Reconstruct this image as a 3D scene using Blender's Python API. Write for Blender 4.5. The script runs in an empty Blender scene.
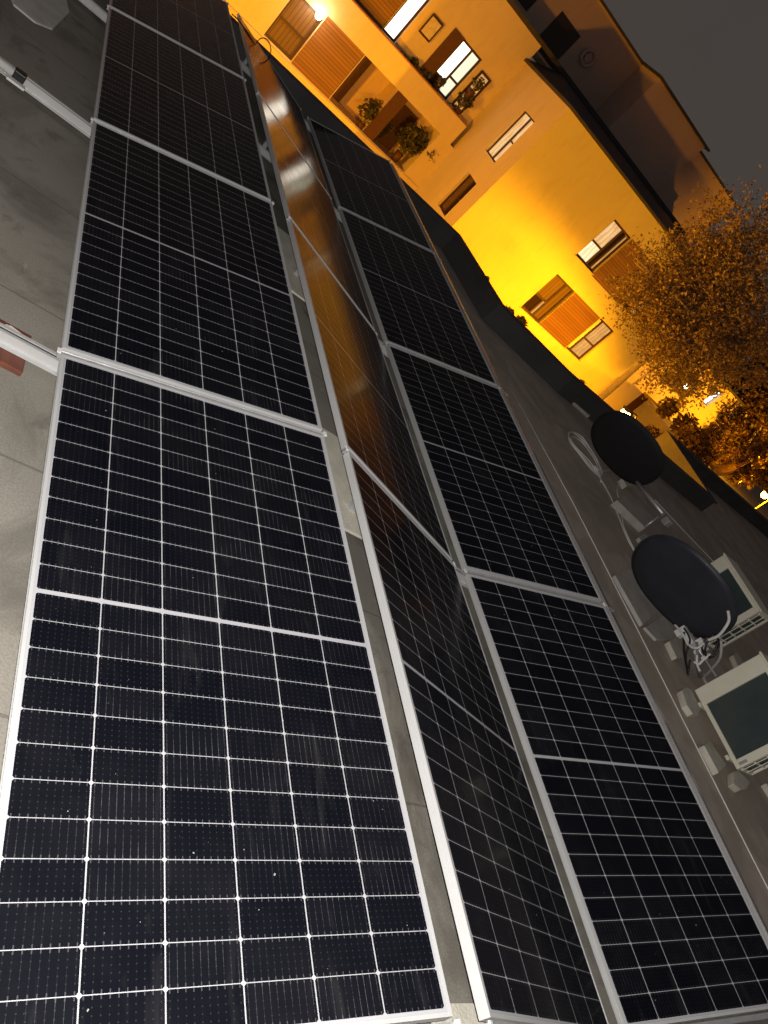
import bpy, bmesh, math, random
from mathutils import Vector, Matrix, Quaternion
random.seed(7)
SC = bpy.context.scene
COL = SC.collection
PI = math.pi

# ------------------------------------------------------------------ camera
Rm = [Vector((0.6898, -0.1969, 0.6967)), Vector((0.3822, -0.7180, -0.5816)), Vector((0.6149, 0.6676, -0.4200))]
CAM = Vector((-0.7484, -2.6576, 1.8938))
FPX = 777.2
Rm[2].normalize(); Rm[0] = (Rm[0] - Rm[2]*Rm[0].dot(Rm[2])).normalized(); Rm[1] = Rm[2].cross(Rm[0]).normalized()
cd = bpy.data.cameras.new('camera'); cam = bpy.data.objects.new('camera', cd); COL.objects.link(cam)
M = Matrix.Identity(4)
for i in range(3):
    M[i][0] = Rm[0][i]; M[i][1] = -Rm[1][i]; M[i][2] = -Rm[2][i]; M[i][3] = CAM[i]
cam.matrix_world = M
cd.sensor_fit = 'VERTICAL'; cd.sensor_height = 36; cd.lens = FPX/1024*36; cd.clip_start = .02; cd.clip_end = 2000
SC.camera = cam

def ray(x, y):
    return Rm[0]*((x-384)/FPX) + Rm[1]*((y-512)/FPX) + Rm[2]
def onY(x, y, Y):
    d = ray(x, y); return CAM + d*((Y-CAM.y)/d.y)
def onX(x, y, X):
    d = ray(x, y); return CAM + d*((X-CAM.x)/d.x)
def onZ(x, y, Z):
    d = ray(x, y); return CAM + d*((Z-CAM.z)/d.z)

# ------------------------------------------------------------------ materials
def newmat(name):
    m = bpy.data.materials.new(name); m.use_nodes = True
    nt = m.node_tree; return m, nt, nt.nodes['Principled BSDF']
def mth(nt, op, a, b=None, c=None):
    n = nt.nodes.new('ShaderNodeMath'); n.operation = op
    for i, v in enumerate((a, b, c)):
        if v is None: continue
        if isinstance(v, (int, float)): n.inputs[i].default_value = v
        else: nt.links.new(v, n.inputs[i])
    return n.outputs[0]
def mixc(nt, f, a, b):
    n = nt.nodes.new('ShaderNodeMix'); n.data_type = 'RGBA'
    for i, v in ((0, f), (6, a), (7, b)):
        if isinstance(v, (int, float)): n.inputs[i].default_value = v
        elif isinstance(v, tuple): n.inputs[i].default_value = (*v, 1)
        else: nt.links.new(v, n.inputs[i])
    return n.outputs[2]
def noise(nt, scale, detail=6, rough=.6, vec=None, dist=0):
    n = nt.nodes.new('ShaderNodeTexNoise'); n.inputs['Scale'].default_value = scale
    n.inputs['Detail'].default_value = detail; n.inputs['Roughness'].default_value = rough
    n.inputs['Distortion'].default_value = dist
    if vec is not None: nt.links.new(vec, n.inputs['Vector'])
    return n.outputs['Fac']
def coords(nt, kind='Object'):
    return nt.nodes.new('ShaderNodeTexCoord').outputs[kind]
def ramp(nt, f, p0, p1):
    n = nt.nodes.new('ShaderNodeMapRange'); nt.links.new(f, n.inputs[0])
    n.inputs[1].default_value = p0; n.inputs[2].default_value = p1; return n.outputs[0]
def bump(nt, b, h, s, d=.01):
    n = nt.nodes.new('ShaderNodeBump'); n.inputs['Strength'].default_value = s; n.inputs['Distance'].default_value = d
    nt.links.new(h, n.inputs['Height']); nt.links.new(n.outputs[0], b.inputs['Normal'])
def mscale(nt, v, s):
    n = nt.nodes.new('ShaderNodeMapping'); n.inputs['Scale'].default_value = s; nt.links.new(v, n.inputs[0]); return n.outputs[0]

def mat(name, c1, c2=None, rough=.6, metal=0, scale=8, bmp=0, var=.35, emit=None, es=0, spec=.5, stretch=None):
    m, nt, b = newmat(name)
    if c2 is None: c2 = tuple(x*(1-var) for x in c1)
    v = coords(nt)
    if stretch: v = mscale(nt, v, stretch)
    n1 = noise(nt, scale, vec=v); n2 = noise(nt, scale*9, 4, vec=v)
    f = mth(nt, 'ADD', mth(nt, 'MULTIPLY', ramp(nt, n1, .35, .65), .65), mth(nt, 'MULTIPLY', n2, .35))
    nt.links.new(mixc(nt, f, c1, c2), b.inputs['Base Color'])
    nt.links.new(mth(nt, 'ADD', rough-.06, mth(nt, 'MULTIPLY', n1, .14)), b.inputs['Roughness'])
    b.inputs['Metallic'].default_value = metal; b.inputs['Specular IOR Level'].default_value = spec
    if bmp: bump(nt, b, n2, bmp)
    if emit: b.inputs['Emission Color'].default_value = (*emit, 1); b.inputs['Emission Strength'].default_value = es
    return m

MT = {}
MT['alu'] = mat('aluminium', (.60, .60, .60), rough=.38, metal=.25, scale=6, var=.14, stretch=(1, .3, 1))
MT['galv'] = mat('galvanised_steel', (.62, .62, .64), rough=.42, metal=.6, scale=14, var=.25)
MT['foil'] = mat('bright_metal_sheet', (.66, .65, .64), rough=.30, metal=.75, scale=5, var=.2)
MT['wire'] = mat('black_wire', (.01, .01, .01), rough=.5)
MT['white'] = mat('white_plastic', (.75, .74, .72), rough=.5, var=.15)
MT['black'] = mat('black_plastic', (.012, .012, .014), rough=.45)
MT['cream'] = mat('cream_paint', (.86, .83, .70), (.76, .72, .58), rough=.45, scale=3, bmp=.03)
MT['dish'] = mat('dark_dish_paint', (.042, .045, .062), rough=.42, scale=4, var=.4)
MT['dish_dark'] = mat('black_dish_paint', (.016, .015, .018), rough=.75, scale=3, var=.2)
MT['wood'] = mat('brown_board', (.17, .055, .03), (.10, .03, .018), rough=.6, scale=5, bmp=.1, stretch=(6, 1, 1))
MT['rubber'] = mat('dark_bitumen', (.085, .078, .080), (.05, .045, .047), rough=.8, scale=1.5, bmp=.3)
MT['stone'] = mat('pale_concrete', (.70, .66, .56), (.50, .47, .40), rough=.85, scale=9, bmp=.4)
MT['slab'] = mat('paving_slab', (.60, .58, .53), (.42, .40, .37), rough=.85, scale=6, bmp=.3)
MT['cable'] = mat('pale_cable', (.88, .85, .80), rough=.5, var=.2)
MT['paper'] = mat('paper', (.75, .66, .56), rough=.8)
MT['lamp_metal'] = mat('lamp_post_paint', (.05, .05, .05), rough=.5)
MT['asphalt'] = mat('asphalt', (.07, .065, .06), (.045, .042, .04), rough=.85, scale=.8, bmp=.3)
MT['pave'] = mat('pavement', (.30, .27, .24), (.22, .20, .18), rough=.85, scale=1.2, bmp=.3)
MT['bark'] = mat('bark', (.52, .45, .36), rough=.9, scale=6, bmp=.6)
MT['slate'] = mat('dark_roof_sheet', (.055, .052, .055), rough=.6, scale=2)
MT['dkframe'] = mat('dark_window_frame', (.05, .022, .012), rough=.5)
MT['coverdk'] = mat('dark_shutter', (.10, .04, .022), rough=.6)
MT['terr'] = mat('terracotta', (.35, .14, .07), rough=.8)
MT['yellow'] = mat('yellow_plastic', (.80, .50, .05), rough=.4)

def roof_mat():
    m, nt, b = newmat('roof_screed'); v = coords(nt)
    n1 = noise(nt, .55, 6, .6, v, .4); n2 = noise(nt, 3.2, 8, .65, v, .6); n3 = noise(nt, 120, 3, .7, v); n4 = noise(nt, 9, 6, .7, v, 1.5)
    base = mixc(nt, ramp(nt, n1, .35, .65), (.31, .285, .245), (.22, .205, .175))
    base = mixc(nt, ramp(nt, n2, .56, .72), base, (.105, .095, .08))
    base = mixc(nt, mth(nt, 'MULTIPLY', ramp(nt, n4, .66, .74), .7), base, (.40, .37, .32))
    sp = ramp(nt, n3, .40, .62)
    base = mixc(nt, mth(nt, 'MULTIPLY', sp, .35), base, (.10, .09, .075))
    # browner bitumen sheet beyond the array, brightened for lost flash light, with lapped joints
    sx = nt.nodes.new('ShaderNodeSeparateXYZ'); nt.links.new(v, sx.inputs[0])
    side = mth(nt, 'GREATER_THAN', sx.outputs[0], 4.35)
    dark = mixc(nt, ramp(nt, n2, .35, .7), (.58, .50, .42), (.44, .38, .315))
    lap = mth(nt, 'LESS_THAN', mth(nt, 'ABSOLUTE', mth(nt, 'SUBTRACT', mth(nt, 'FRACT', mth(nt, 'MULTIPLY', sx.outputs[0], .97)), .5)), .006)
    n5 = noise(nt, 1.1, 4, .55, v, .8); dark = mixc(nt, mth(nt, 'MULTIPLY', ramp(nt, n5, .5, .56), .45), dark, (.33, .28, .235))
    dark = mixc(nt, mth(nt, 'MULTIPLY', lap, .10), dark, (.04, .03, .03))
    base = mixc(nt, side, base, dark)
    jy = mth(nt, 'LESS_THAN', mth(nt, 'ABSOLUTE', mth(nt, 'SUBTRACT', mth(nt, 'FRACT', mth(nt, 'ADD', mth(nt, 'MULTIPLY', sx.outputs[1], 1.05), mth(nt, 'MULTIPLY', n1, .06))), .5)), .006)
    n6 = noise(nt, .9, 7, .62, v, 1.2); base = mixc(nt, mth(nt, 'MULTIPLY', mth(nt, 'MULTIPLY', ramp(nt, n6, .50, .60), mth(nt, 'SUBTRACT', 1.0, side)), .55), base, (.09, .08, .066))
    n7 = noise(nt, 4.5, 7, .7, v, 1.0); base = mixc(nt, mth(nt, 'MULTIPLY', ramp(nt, n7, .66, .70), .5), base, (.38, .36, .32))
    base = mixc(nt, mth(nt, 'MULTIPLY', mth(nt, 'MULTIPLY', jy, mth(nt, 'SUBTRACT', 1.0, side)), .5), base, (.07, .06, .05))
    nt.links.new(base, b.inputs['Base Color'])
    nt.links.new(mth(nt, 'ADD', .62, mth(nt, 'MULTIPLY', n2, .3)), b.inputs['Roughness'])
    bump(nt, b, mth(nt, 'ADD', n3, mth(nt, 'MULTIPLY', n2, 1.0)), .22, .006)
    return m
MT['roof'] = roof_mat()

def plaster(name, c, jz=(), jx=(), c2=None):
    m, nt, b = newmat(name); v = coords(nt)
    n1 = noise(nt, .35, 5, .6, v); n2 = noise(nt, 30, 4, .6, v); n3 = noise(nt, 1.2, 6, .7, mscale(nt, v, (3, 3, .5)))
    base = mixc(nt, ramp(nt, n1, .3, .7), c, c2 or tuple(x*.88 for x in c))
    base = mixc(nt, mth(nt, 'MULTIPLY', ramp(nt, n3, .55, .8), .3), base, tuple(x*.7 for x in c))
    n4 = noise(nt, 2.5, 8, .7, mscale(nt, v, (1, 1, .35)), .5); base = mixc(nt, mth(nt, 'MULTIPLY', ramp(nt, n4, .5, .72), .28), base, tuple(x*.6 for x in c))
    n8 = noise(nt, 6, 5, .6, mscale(nt, v, (2.5, 2.5, .12))); base = mixc(nt, mth(nt, 'MULTIPLY', ramp(nt, n8, .58, .75), .22), base, tuple(x*.5 for x in c))
    sx = nt.nodes.new('ShaderNodeSeparateXYZ'); nt.links.new(v, sx.inputs[0])
    for ax, lst in ((2, jz), (0, jx)):
        for z in lst:
            l = mth(nt, 'LESS_THAN', mth(nt, 'ABSOLUTE', mth(nt, 'SUBTRACT', sx.outputs[ax], z)), .014)
            base = mixc(nt, mth(nt, 'MULTIPLY', l, .35), base, tuple(x*.5 for x in c))
    nt.links.new(base, b.inputs['Base Color']); b.inputs['Roughness'].default_value = .9
    bump(nt, b, n2, .15, .01)
    return m
def slats(name, c1, c2, pitch, axis=2, rough=.5):
    m, nt, b = newmat(name); v = coords(nt)
    sx = nt.nodes.new('ShaderNodeSeparateXYZ'); nt.links.new(v, sx.inputs[0])
    p = mth(nt, 'MULTIPLY', sx.outputs[axis], 1/pitch)
    fr = mth(nt, 'FRACT', p); fl = mth(nt, 'FLOOR', p)
    wn = nt.nodes.new('ShaderNodeTexWhiteNoise'); wn.noise_dimensions = '1D'; nt.links.new(fl, wn.inputs['W'])
    g = mth(nt, 'LESS_THAN', fr, .13)
    st = (.6, 3, 14) if axis == 2 else (14, 3, .6)
    n = noise(nt, 2, 5, .6, mscale(nt, v, st))
    f = mth(nt, 'ADD', mth(nt, 'MULTIPLY', wn.outputs[0], .5), mth(nt, 'MULTIPLY', n, .5))
    base = mixc(nt, f, c1, c2); base = mixc(nt, g, base, tuple(x*.35 for x in c2))
    nt.links.new(base, b.inputs['Base Color']); b.inputs['Roughness'].default_value = rough
    bump(nt, b, mth(nt, 'MULTIPLY', g, -1.0), .4, .02)
    return m
MT['plaster'] = plaster('cream_plaster', (.66, .60, .32), jz=(-.10, 1.15, -2.9), jx=())
MT['plaster_left'] = plaster('cream_plaster_recessed', (.68, .57, .42), jz=(2.1, -1.0, .2), jx=(9.5, 4.6))
MT['pent'] = plaster('ochre_plaster', (.58, .44, .37), jz=(3.6,))
MT['planks'] = slats('timber_slats', (.26, .13, .06), (.14, .065, .028), .12)
MT['louvre'] = slats('louvre_boards', (.15, .085, .04), (.085, .048, .022), .16, axis=0)

def glow(name, c, s, c2=None, sc=1.5, curtain=False):
    m, nt, b = newmat(name)
    b.inputs['Base Color'].default_value = (.05, .05, .05, 1); b.inputs['Roughness'].default_value = .2
    n = noise(nt, sc, 3, .5, coords(nt))
    if curtain:
        sx = nt.nodes.new('ShaderNodeSeparateXYZ'); v = coords(nt); nt.links.new(v, sx.inputs[0])
        wv = mth(nt, 'ADD', .87, mth(nt, 'MULTIPLY', mth(nt, 'SINE', mth(nt, 'ADD', mth(nt, 'MULTIPLY', mth(nt, 'ADD', sx.outputs[0], sx.outputs[1]), 30), mth(nt, 'MULTIPLY', n, 9))), .13))
        cc_ = nt.nodes.new('ShaderNodeVectorMath'); cc_.operation = 'SCALE'; nt.links.new(mixc(nt, ramp(nt, n, .35, .65), c, c2 or c), cc_.inputs[0]); nt.links.new(wv, cc_.inputs['Scale'])
        nt.links.new(cc_.outputs[0], b.inputs['Emission Color'])
    else: nt.links.new(mixc(nt, ramp(nt, n, .35, .65), c, c2 or c), b.inputs['Emission Color'])
    b.inputs['Emission Strength'].default_value = s
    return m
MT['lit_white'] = glow('lit_room_white', (1, .93, .80), 2.6, (1, .86, .66))
MT['lit_cool'] = glow('lit_room_frosted', (.95, .92, .66), 1.1, (.85, .85, .62), 3)
MT['lit_warm'] = glow('lit_room_curtain', (1, .62, .27), 1.0, (.9, .46, .16), 2, True)
MT['lit_cream'] = glow('lit_room_cream', (1, .85, .48), 1.25, (1, .78, .42), 2, True)
MT['lit_dim'] = glow('lit_room_dim', (1, .50, .14), .80, (.8, .38, .12), 2.5, True)
MT['sodium'] = glow('sodium_bulb', (1, .50, .10), 60)
MT['bulb'] = glow('wall_bulb', (1, .80, .50), 25)
MT['bulb_far'] = glow('far_bulb', (1, .80, .50), 12)
def pane_mat():
    m, nt, b = newmat('dark_window_glass'); b.inputs['Base Color'].default_value = (.03, .018, .012, 1)
    b.inputs['Roughness'].default_value = .12; return m
MT['pane'] = pane_mat()

PW, PL = 1.134, 2.278
def cell_mat():
    m, nt, b = newmat('solar_cells'); v = coords(nt)
    sx = nt.nodes.new('ShaderNodeSeparateXYZ'); nt.links.new(v, sx.inputs[0])
    x, y = sx.outputs[0], sx.outputs[1]
    mg = .0175; px = (PW-2*mg)/6; mid = PL/2; hg = .0065; my = .019; py = (mid-hg-my)/12
    up = mth(nt, 'GREATER_THAN', y, mid)
    yy = mth(nt, 'SUBTRACT', y, mth(nt, 'ADD', my, mth(nt, 'MULTIPLY', up, mid+hg-my)))
    cu = mth(nt, 'DIVIDE', mth(nt, 'SUBTRACT', x, mg), px); cv = mth(nt, 'DIVIDE', yy, py)
    u = mth(nt, 'FRACT', cu); w = mth(nt, 'FRACT', cv)
    dx = mth(nt, 'MULTIPLY', mth(nt, 'MINIMUM', u, mth(nt, 'SUBTRACT', 1.0, u)), px)
    dy = mth(nt, 'MULTIPLY', mth(nt, 'MINIMUM', w, mth(nt, 'SUBTRACT', 1.0, w)), py)
    ok = mth(nt, 'MULTIPLY', mth(nt, 'GREATER_THAN', dx, .0017), mth(nt, 'GREATER_THAN', dy, .0010))
    # rounded corners on the long side of every second edge, as on half-cut cells
    ok = mth(nt, 'MULTIPLY', ok, mth(nt, 'GREATER_THAN', mth(nt, 'ADD', dx, dy), .0076))
    for s, lo, hi in ((cu, 0, 6), (cv, 0, 12)):
        ok = mth(nt, 'MULTIPLY', ok, mth(nt, 'MULTIPLY', mth(nt, 'GREATER_THAN', s, lo), mth(nt, 'LESS_THAN', s, hi)))
    oi = nt.nodes.new('ShaderNodeObjectInfo')
    cx = nt.nodes.new('ShaderNodeCombineXYZ')
    nt.links.new(mth(nt, 'FLOOR', cu), cx.inputs[0]); nt.links.new(mth(nt, 'ADD', mth(nt, 'FLOOR', cv), mth(nt, 'MULTIPLY', up, 20)), cx.inputs[1])
    nt.links.new(mth(nt, 'MULTIPLY', oi.outputs['Random'], 50), cx.inputs[2])
    wn = nt.nodes.new('ShaderNodeTexWhiteNoise'); nt.links.new(cx.outputs[0], wn.inputs['Vector'])
    rnd = wn.outputs['Value']
    bus = mth(nt, 'ABSOLUTE', mth(nt, 'SUBTRACT', mth(nt, 'FRACT', mth(nt, 'MULTIPLY', u, 10)), .5))   # 0 on the wire
    wire = mth(nt, 'LESS_THAN', bus, .022)
    pad = mth(nt, 'MULTIPLY', mth(nt, 'LESS_THAN', bus, .085), mth(nt, 'LESS_THAN', mth(nt, 'ABSOLUTE', mth(nt, 'SUBTRACT', mth(nt, 'FRACT', mth(nt, 'MULTIPLY', w, 6)), .5)), .10))
    edgepad = mth(nt, 'MULTIPLY', mth(nt, 'LESS_THAN', bus, .075), mth(nt, 'LESS_THAN', dy, .009))
    nz = noise(nt, 14, 3, .6, v)
    ws = mth(nt, 'MULTIPLY', wire, mth(nt, 'ADD', .012, mth(nt, 'MULTIPLY', mth(nt, 'MULTIPLY', ramp(nt, rnd, .45, 1.0), ramp(nt, nz, .4, .65)), .45)))
    fac = mth(nt, 'MAXIMUM', ws, mth(nt, 'MAXIMUM', mth(nt, 'MULTIPLY', pad, .075), mth(nt, 'MULTIPLY', edgepad, .22)))
    cell = mixc(nt, rnd, (.0026, .0030, .0056), (.0048, .0050, .0078))
    cell = mixc(nt, fac, cell, (.22, .22, .235))
    dust = noise(nt, 2.2, 7, .7, v); sp = noise(nt, 75, 2, .5, v)
    col = mixc(nt, ok, (.37, .37, .39), cell)
    col = mixc(nt, mth(nt, 'MULTIPLY', ramp(nt, dust, .45, .8), .010), col, (.5, .48, .44))
    col = mixc(nt, mth(nt, 'MULTIPLY', mth(nt, 'GREATER_THAN', sp, .775), .45), col, (.6, .58, .55))
    sm = noise(nt, 5, 5, .6, mscale(nt, v, (3.0, .5, 1)), .8)
    col = mixc(nt, mth(nt, 'MULTIPLY', ramp(nt, sm, .58, .80), .022), col, (.5, .48, .45))
    nt.links.new(col, b.inputs['Base Color'])
    b.inputs['Roughness'].default_value = .55; b.inputs['Specular IOR Level'].default_value = .03
    b.inputs['Coat Weight'].default_value = 1
    b.inputs['Coat IOR'].default_value = 1.15
    nt.links.new(mth(nt, 'ADD', .085, mth(nt, 'MULTIPLY', ramp(nt, dust, .3, .75), .07)), b.inputs['Coat Roughness'])
    return m
MT['cells'] = cell_mat()

def leafmat(name, cols):
    m, nt, b = newmat(name); v = coords(nt)
    n = noise(nt, 1.3, 4, .6, v); n2 = noise(nt, 14, 2, .5, v)
    c = mixc(nt, ramp(nt, n, .35, .65), cols[0], cols[1]); c = mixc(nt, ramp(nt, n2, .5, .6), c, cols[2])
    nt.links.new(c, b.inputs['Base Color']); b.inputs['Roughness'].default_value = .55
    tr = nt.nodes.new('ShaderNodeBsdfTranslucent'); nt.links.new(c, tr.inputs[0])
    ms = nt.nodes.new('ShaderNodeMixShader'); ms.inputs[0].default_value = .3
    out = nt.nodes['Material Output']; nt.links.new(b.outputs[0], ms.inputs[1]); nt.links.new(tr.outputs[0], ms.inputs[2]); nt.links.new(ms.outputs[0], out.inputs[0])
    return m
MT['leaf'] = leafmat('autumn_leaves', ((.25, .17, .08), (.12, .088, .042), (.44, .33, .18)))
MT['leaf_green'] = leafmat('green_leaves', ((.07, .08, .03), (.05, .045, .02), (.12, .10, .04)))
MT['leaf_brown'] = leafmat('brown_leaves', ((.11, .06, .032), (.065, .04, .022), (.15, .085, .045)))

# ------------------------------------------------------------------ mesh helpers
class MB:
    def __init__(s): s.bm = bmesh.new()
    def box(s, x0, x1, y0, y1, z0, z1, mi=0):
        vs = [s.bm.verts.new((x, y, z)) for x in (x0, x1) for y in (y0, y1) for z in (z0, z1)]
        for q in ((0, 1, 3, 2), (4, 6, 7, 5), (0, 4, 5, 1), (2, 3, 7, 6), (0, 2, 6, 4), (1, 5, 7, 3)):
            f = s.bm.faces.new([vs[i] for i in q]); f.material_index = mi
        return s
    def obox(s, c, ax, ay, az, hx, hy, hz):
        c = Vector(c); vs = []
        for a in (-1, 1):
            for b in (-1, 1):
                for d in (-1, 1): vs.append(s.bm.verts.new(c+Vector(ax)*hx*a+Vector(ay)*hy*b+Vector(az)*hz*d))
        for q in ((0, 1, 3, 2), (4, 6, 7, 5), (0, 4, 5, 1), (2, 3, 7, 6), (0, 2, 6, 4), (1, 5, 7, 3)):
            s.bm.faces.new([vs[i] for i in q])
        return s
    def poly(s, pts):
        s.bm.faces.new([s.bm.verts.new(p) for p in pts]); return s
    def prism(s, pts, z0, z1):
        a = [s.bm.verts.new((p[0], p[1], z0)) for p in pts]; b = [s.bm.verts.new((p[0], p[1], z1)) for p in pts]
        n = len(pts)
        s.bm.faces.new(b); s.bm.faces.new(a[::-1])
        for i in range(n): s.bm.faces.new([a[i], a[(i+1) % n], b[(i+1) % n], b[i]])
        return s
    def tube(s, pts, r, seg=8, r1=None, caps=True):
        pts = [Vector(p) for p in pts]; n = len(pts); rings = []
        up = None
        for i, p in enumerate(pts):
            t = (pts[min(i+1, n-1)]-pts[max(i-1, 0)]).normalized()
            if up is None: up = t.orthogonal().normalized()
            up = (up - t*up.dot(t))
            up = up.normalized() if up.length > 1e-6 else t.orthogonal().normalized()
            q = t.cross(up); rr = r if r1 is None else r+(r1-r)*i/(n-1)
            rings.append([s.bm.verts.new(p+(up*math.cos(2*PI*k/seg)+q*math.sin(2*PI*k/seg))*rr) for k in range(seg)])
        for i in range(n-1):
            for k in range(seg):
                f = s.bm.faces.new([rings[i][k], rings[i][(k+1) % seg], rings[i+1][(k+1) % seg], rings[i+1][k]]); f.smooth = True
        if caps: s.bm.faces.new(rings[0][::-1]); s.bm.faces.new(rings[-1])
        return s
    def leaves(s, c, rad, n, size, power=.45, seed=0, flat=False):
        rnd = random.Random(seed); c = Vector(c)
        for i in range(n):
            d = Vector((rnd.gauss(0, 1), rnd.gauss(0, 1), rnd.gauss(0, 1))).normalized()*(rnd.random()**power)
            p = c+Vector((d.x*rad[0], d.y*rad[1], d.z*rad[2]))
            s.leaf(p, size*rnd.uniform(.6, 1.35), rnd)
        return s
    def leaf(s, p, sz, rnd):
        a = Vector((rnd.gauss(0, 1), rnd.gauss(0, 1), rnd.gauss(0, .7))).normalized()
        b = a.orthogonal(); b = (Quaternion(a, rnd.uniform(0, 2*PI)) @ b).normalized()
        s.bm.faces.new([s.bm.verts.new(q) for q in (p-a*sz, p-b*sz*.5, p+a*sz, p+b*sz*.5)])
    def bevel(s, w, seg=2):
        bmesh.ops.bevel(s.bm, geom=s.bm.edges[:], offset=w, segments=seg, affect='EDGES', profile=.6); return s
    def mesh(s, name, m):
        bmesh.ops.recalc_face_normals(s.bm, faces=s.bm.faces[:])
        me = bpy.data.meshes.new(name); s.bm.to_mesh(me); s.bm.free()
        for k in (m if isinstance(m, (list, tuple)) else [m]): me.materials.append(MT[k])
        return me
    def build(s, name, m, parent=None, local=False, origin=None):
        if parent is not None and not local:
            off = -parent.location; bmesh.ops.translate(s.bm, verts=s.bm.verts[:], vec=off)
        if parent is None and origin is not None:
            bmesh.ops.translate(s.bm, verts=s.bm.verts[:], vec=-Vector(origin))
        o = bpy.data.objects.new(name, s.mesh(name, m)); COL.objects.link(o)
        if parent is not None: o.parent = parent
        elif origin is not None: o.location = origin
        return o
def smooth(pts, n=6):
    out = []; P = [pts[0]]+list(pts)+[pts[-1]]
    for i in range(1, len(P)-2):
        for k in range(n):
            t = k/n; a, b_, c, d = P[i-1], P[i], P[i+1], P[i+2]
            out.append(.5*((2*b_)+(c-a)*t+(2*a-5*b_+4*c-d)*t*t+(3*b_-a-3*c+d)*t**3))
    out.append(pts[-1]); return out
def tag(o, label=None, cat=None, group=None, kind=None):
    for k, v in (('label', label), ('category', cat), ('group', group), ('kind', kind)):
        if v: o[k] = v
    return o
def empty(name, loc, label, cat, group=None, rot=None):
    o = bpy.data.objects.new(name, None); COL.objects.link(o); o.location = loc; o.empty_display_size = .1
    if rot: o.rotation_euler = rot
    return tag(o, label, cat, group)
def copy_tree(o, parent=None):
    c = o.copy(); COL.objects.link(c)
    if parent: c.parent = parent
    for ch in list(o.children): copy_tree(ch, c)
    return c

# ------------------------------------------------------------------ roof we stand on and ground
GZ = -5.5
g = MB().poly([(-400, -400, GZ), (400, -400, GZ), (400, 400, GZ), (-400, 400, GZ)]).build('ground', 'asphalt'); tag(g, kind='structure')
ROOF = [(-9, -9), (24, -9), (24, 8.95), (18.2, 8.35), (11.75, 7.5), (11.7, 5.75), (10, 5.62), (6.9, 5.42), (5.5, 5.72), (5.28, 7.33), (-9, 7.33)]
r = MB().prism(ROOF, GZ, 0).build('roof', 'roof'); tag(r, kind='structure')
# parapet follows the roof edge
def offset_path(path, d):
    out = []
    for i, p in enumerate(path):
        a = Vector(path[max(i-1, 0)]); b = Vector(path[min(i+1, len(path)-1)]); p = Vector(p)
        n = Vector((0, 0))
        if i > 0: t = (p-a).normalized(); n += Vector((t.y, -t.x))
        if i < len(path)-1: t = (b-p).normalized(); n += Vector((t.y, -t.x))
        n.normalize(); t = (b-p).normalized() if i < len(path)-1 else (p-a).normalized()
        k = 1/max(.4, n.dot(Vector((t.y, -t.x)))); out.append(p+n*d*k)
    return out
path = [(-9, 7.33), (5.28, 7.33), (5.5, 5.72), (6.9, 5.42), (10, 5.62), (11.7, 5.75), (11.75, 7.5), (18.2, 8.35), (24, 8.95)]
inn = offset_path(path, .16)
pp = empty('parapet_wall', (5.3, 5.6, 0), 'low black bitumen covered parapet wall stepping round the far edge of the roof', 'parapet')
wallb = MB(); cop = MB()
def strip(mb, A, B, z0, z1):
    va = [[mb.bm.verts.new((p[0], p[1], z)) for z in (z0, z1)] for p in A]; vb = [[mb.bm.verts.new((p[0], p[1], z)) for z in (z0, z1)] for p in B]
    for i in range(len(A)-1):
        mb.bm.faces.new([va[i][0], va[i+1][0], va[i+1][1], va[i][1]]); mb.bm.faces.new([vb[i][0], vb[i][1], vb[i+1][1], vb[i+1][0]])
        mb.bm.faces.new([va[i][1], va[i+1][1], vb[i+1][1], vb[i][1]]); mb.bm.faces.new([va[i][0], vb[i][0], vb[i+1][0], va[i+1][0]])
    for k in (0, -1): mb.bm.faces.new([va[k][0], va[k][1], vb[k][1], vb[k][0]])
strip(wallb, path, inn, .004, .27)
strip(cop, offset_path(path, -.02), offset_path(path, .19), .272, .30)
wallb.build('wall', 'rubber', pp); cop.build('coping', 'rubber', pp)

# ------------------------------------------------------------------ solar panels
TILT = math.radians(14.29); FT = .035
def make_panel():
    root = empty('solar_panel', (0, 0, 0), 'x', 'solar panel')
    f = MB(); w = .011
    f.box(0, w, 0, PL, -FT, 0); f.box(PW-w, PW, 0, PL, -FT, 0)
    f.box(w, PW-w, 0, w, -FT, -.0003); f.box(w, PW-w, PL-w, PL, -FT, -.0003)
    # ribs along the long outer sides
    for z in (-.010, -.022): f.box(-.0012, -.0002, .003, PL-.003, z-.002, z)
    fr = f.build('frame', 'alu', root, local=True)
    gl = MB().box(w+.0005, PW-w-.0005, w+.0005, PL-w-.0005, -.006, -.0018).build('glass', 'cells', root, local=True)
    bk = MB().box(.40, .47, PL/2-.05, PL/2+.05, -.025, -.0065).build('junction_box', 'black', root, local=True)
    return root
proto = make_panel()
ZL = .15
seams = [-2.2908, .0306, 2.352, 4.673]
DIST = ['nearest', 'second nearest', 'third nearest', 'farthest']
rows = [('left', -.008, ZL, -TILT, 'row beside the bare screed', 0.0),
        ('middle', 1.2505, ZL+.2781, TILT, 'row mirroring the orange building', -.004),
        ('right', 2.4961, ZL-.0194, -TILT, 'row beside the dishes', .015)]
first = True
for rn, x, z, rot, desc, yo in rows:
    for i, y in enumerate(seams):
        p = proto if first else copy_tree(proto); first = False
        p.location = (x, y+yo, z); p.rotation_euler = (0, rot, 0)
        p['label'] = '%s black solar panel of the %s %s' % (DIST[i], rn, desc); p['group'] = 'solar panels in three rows'
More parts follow.
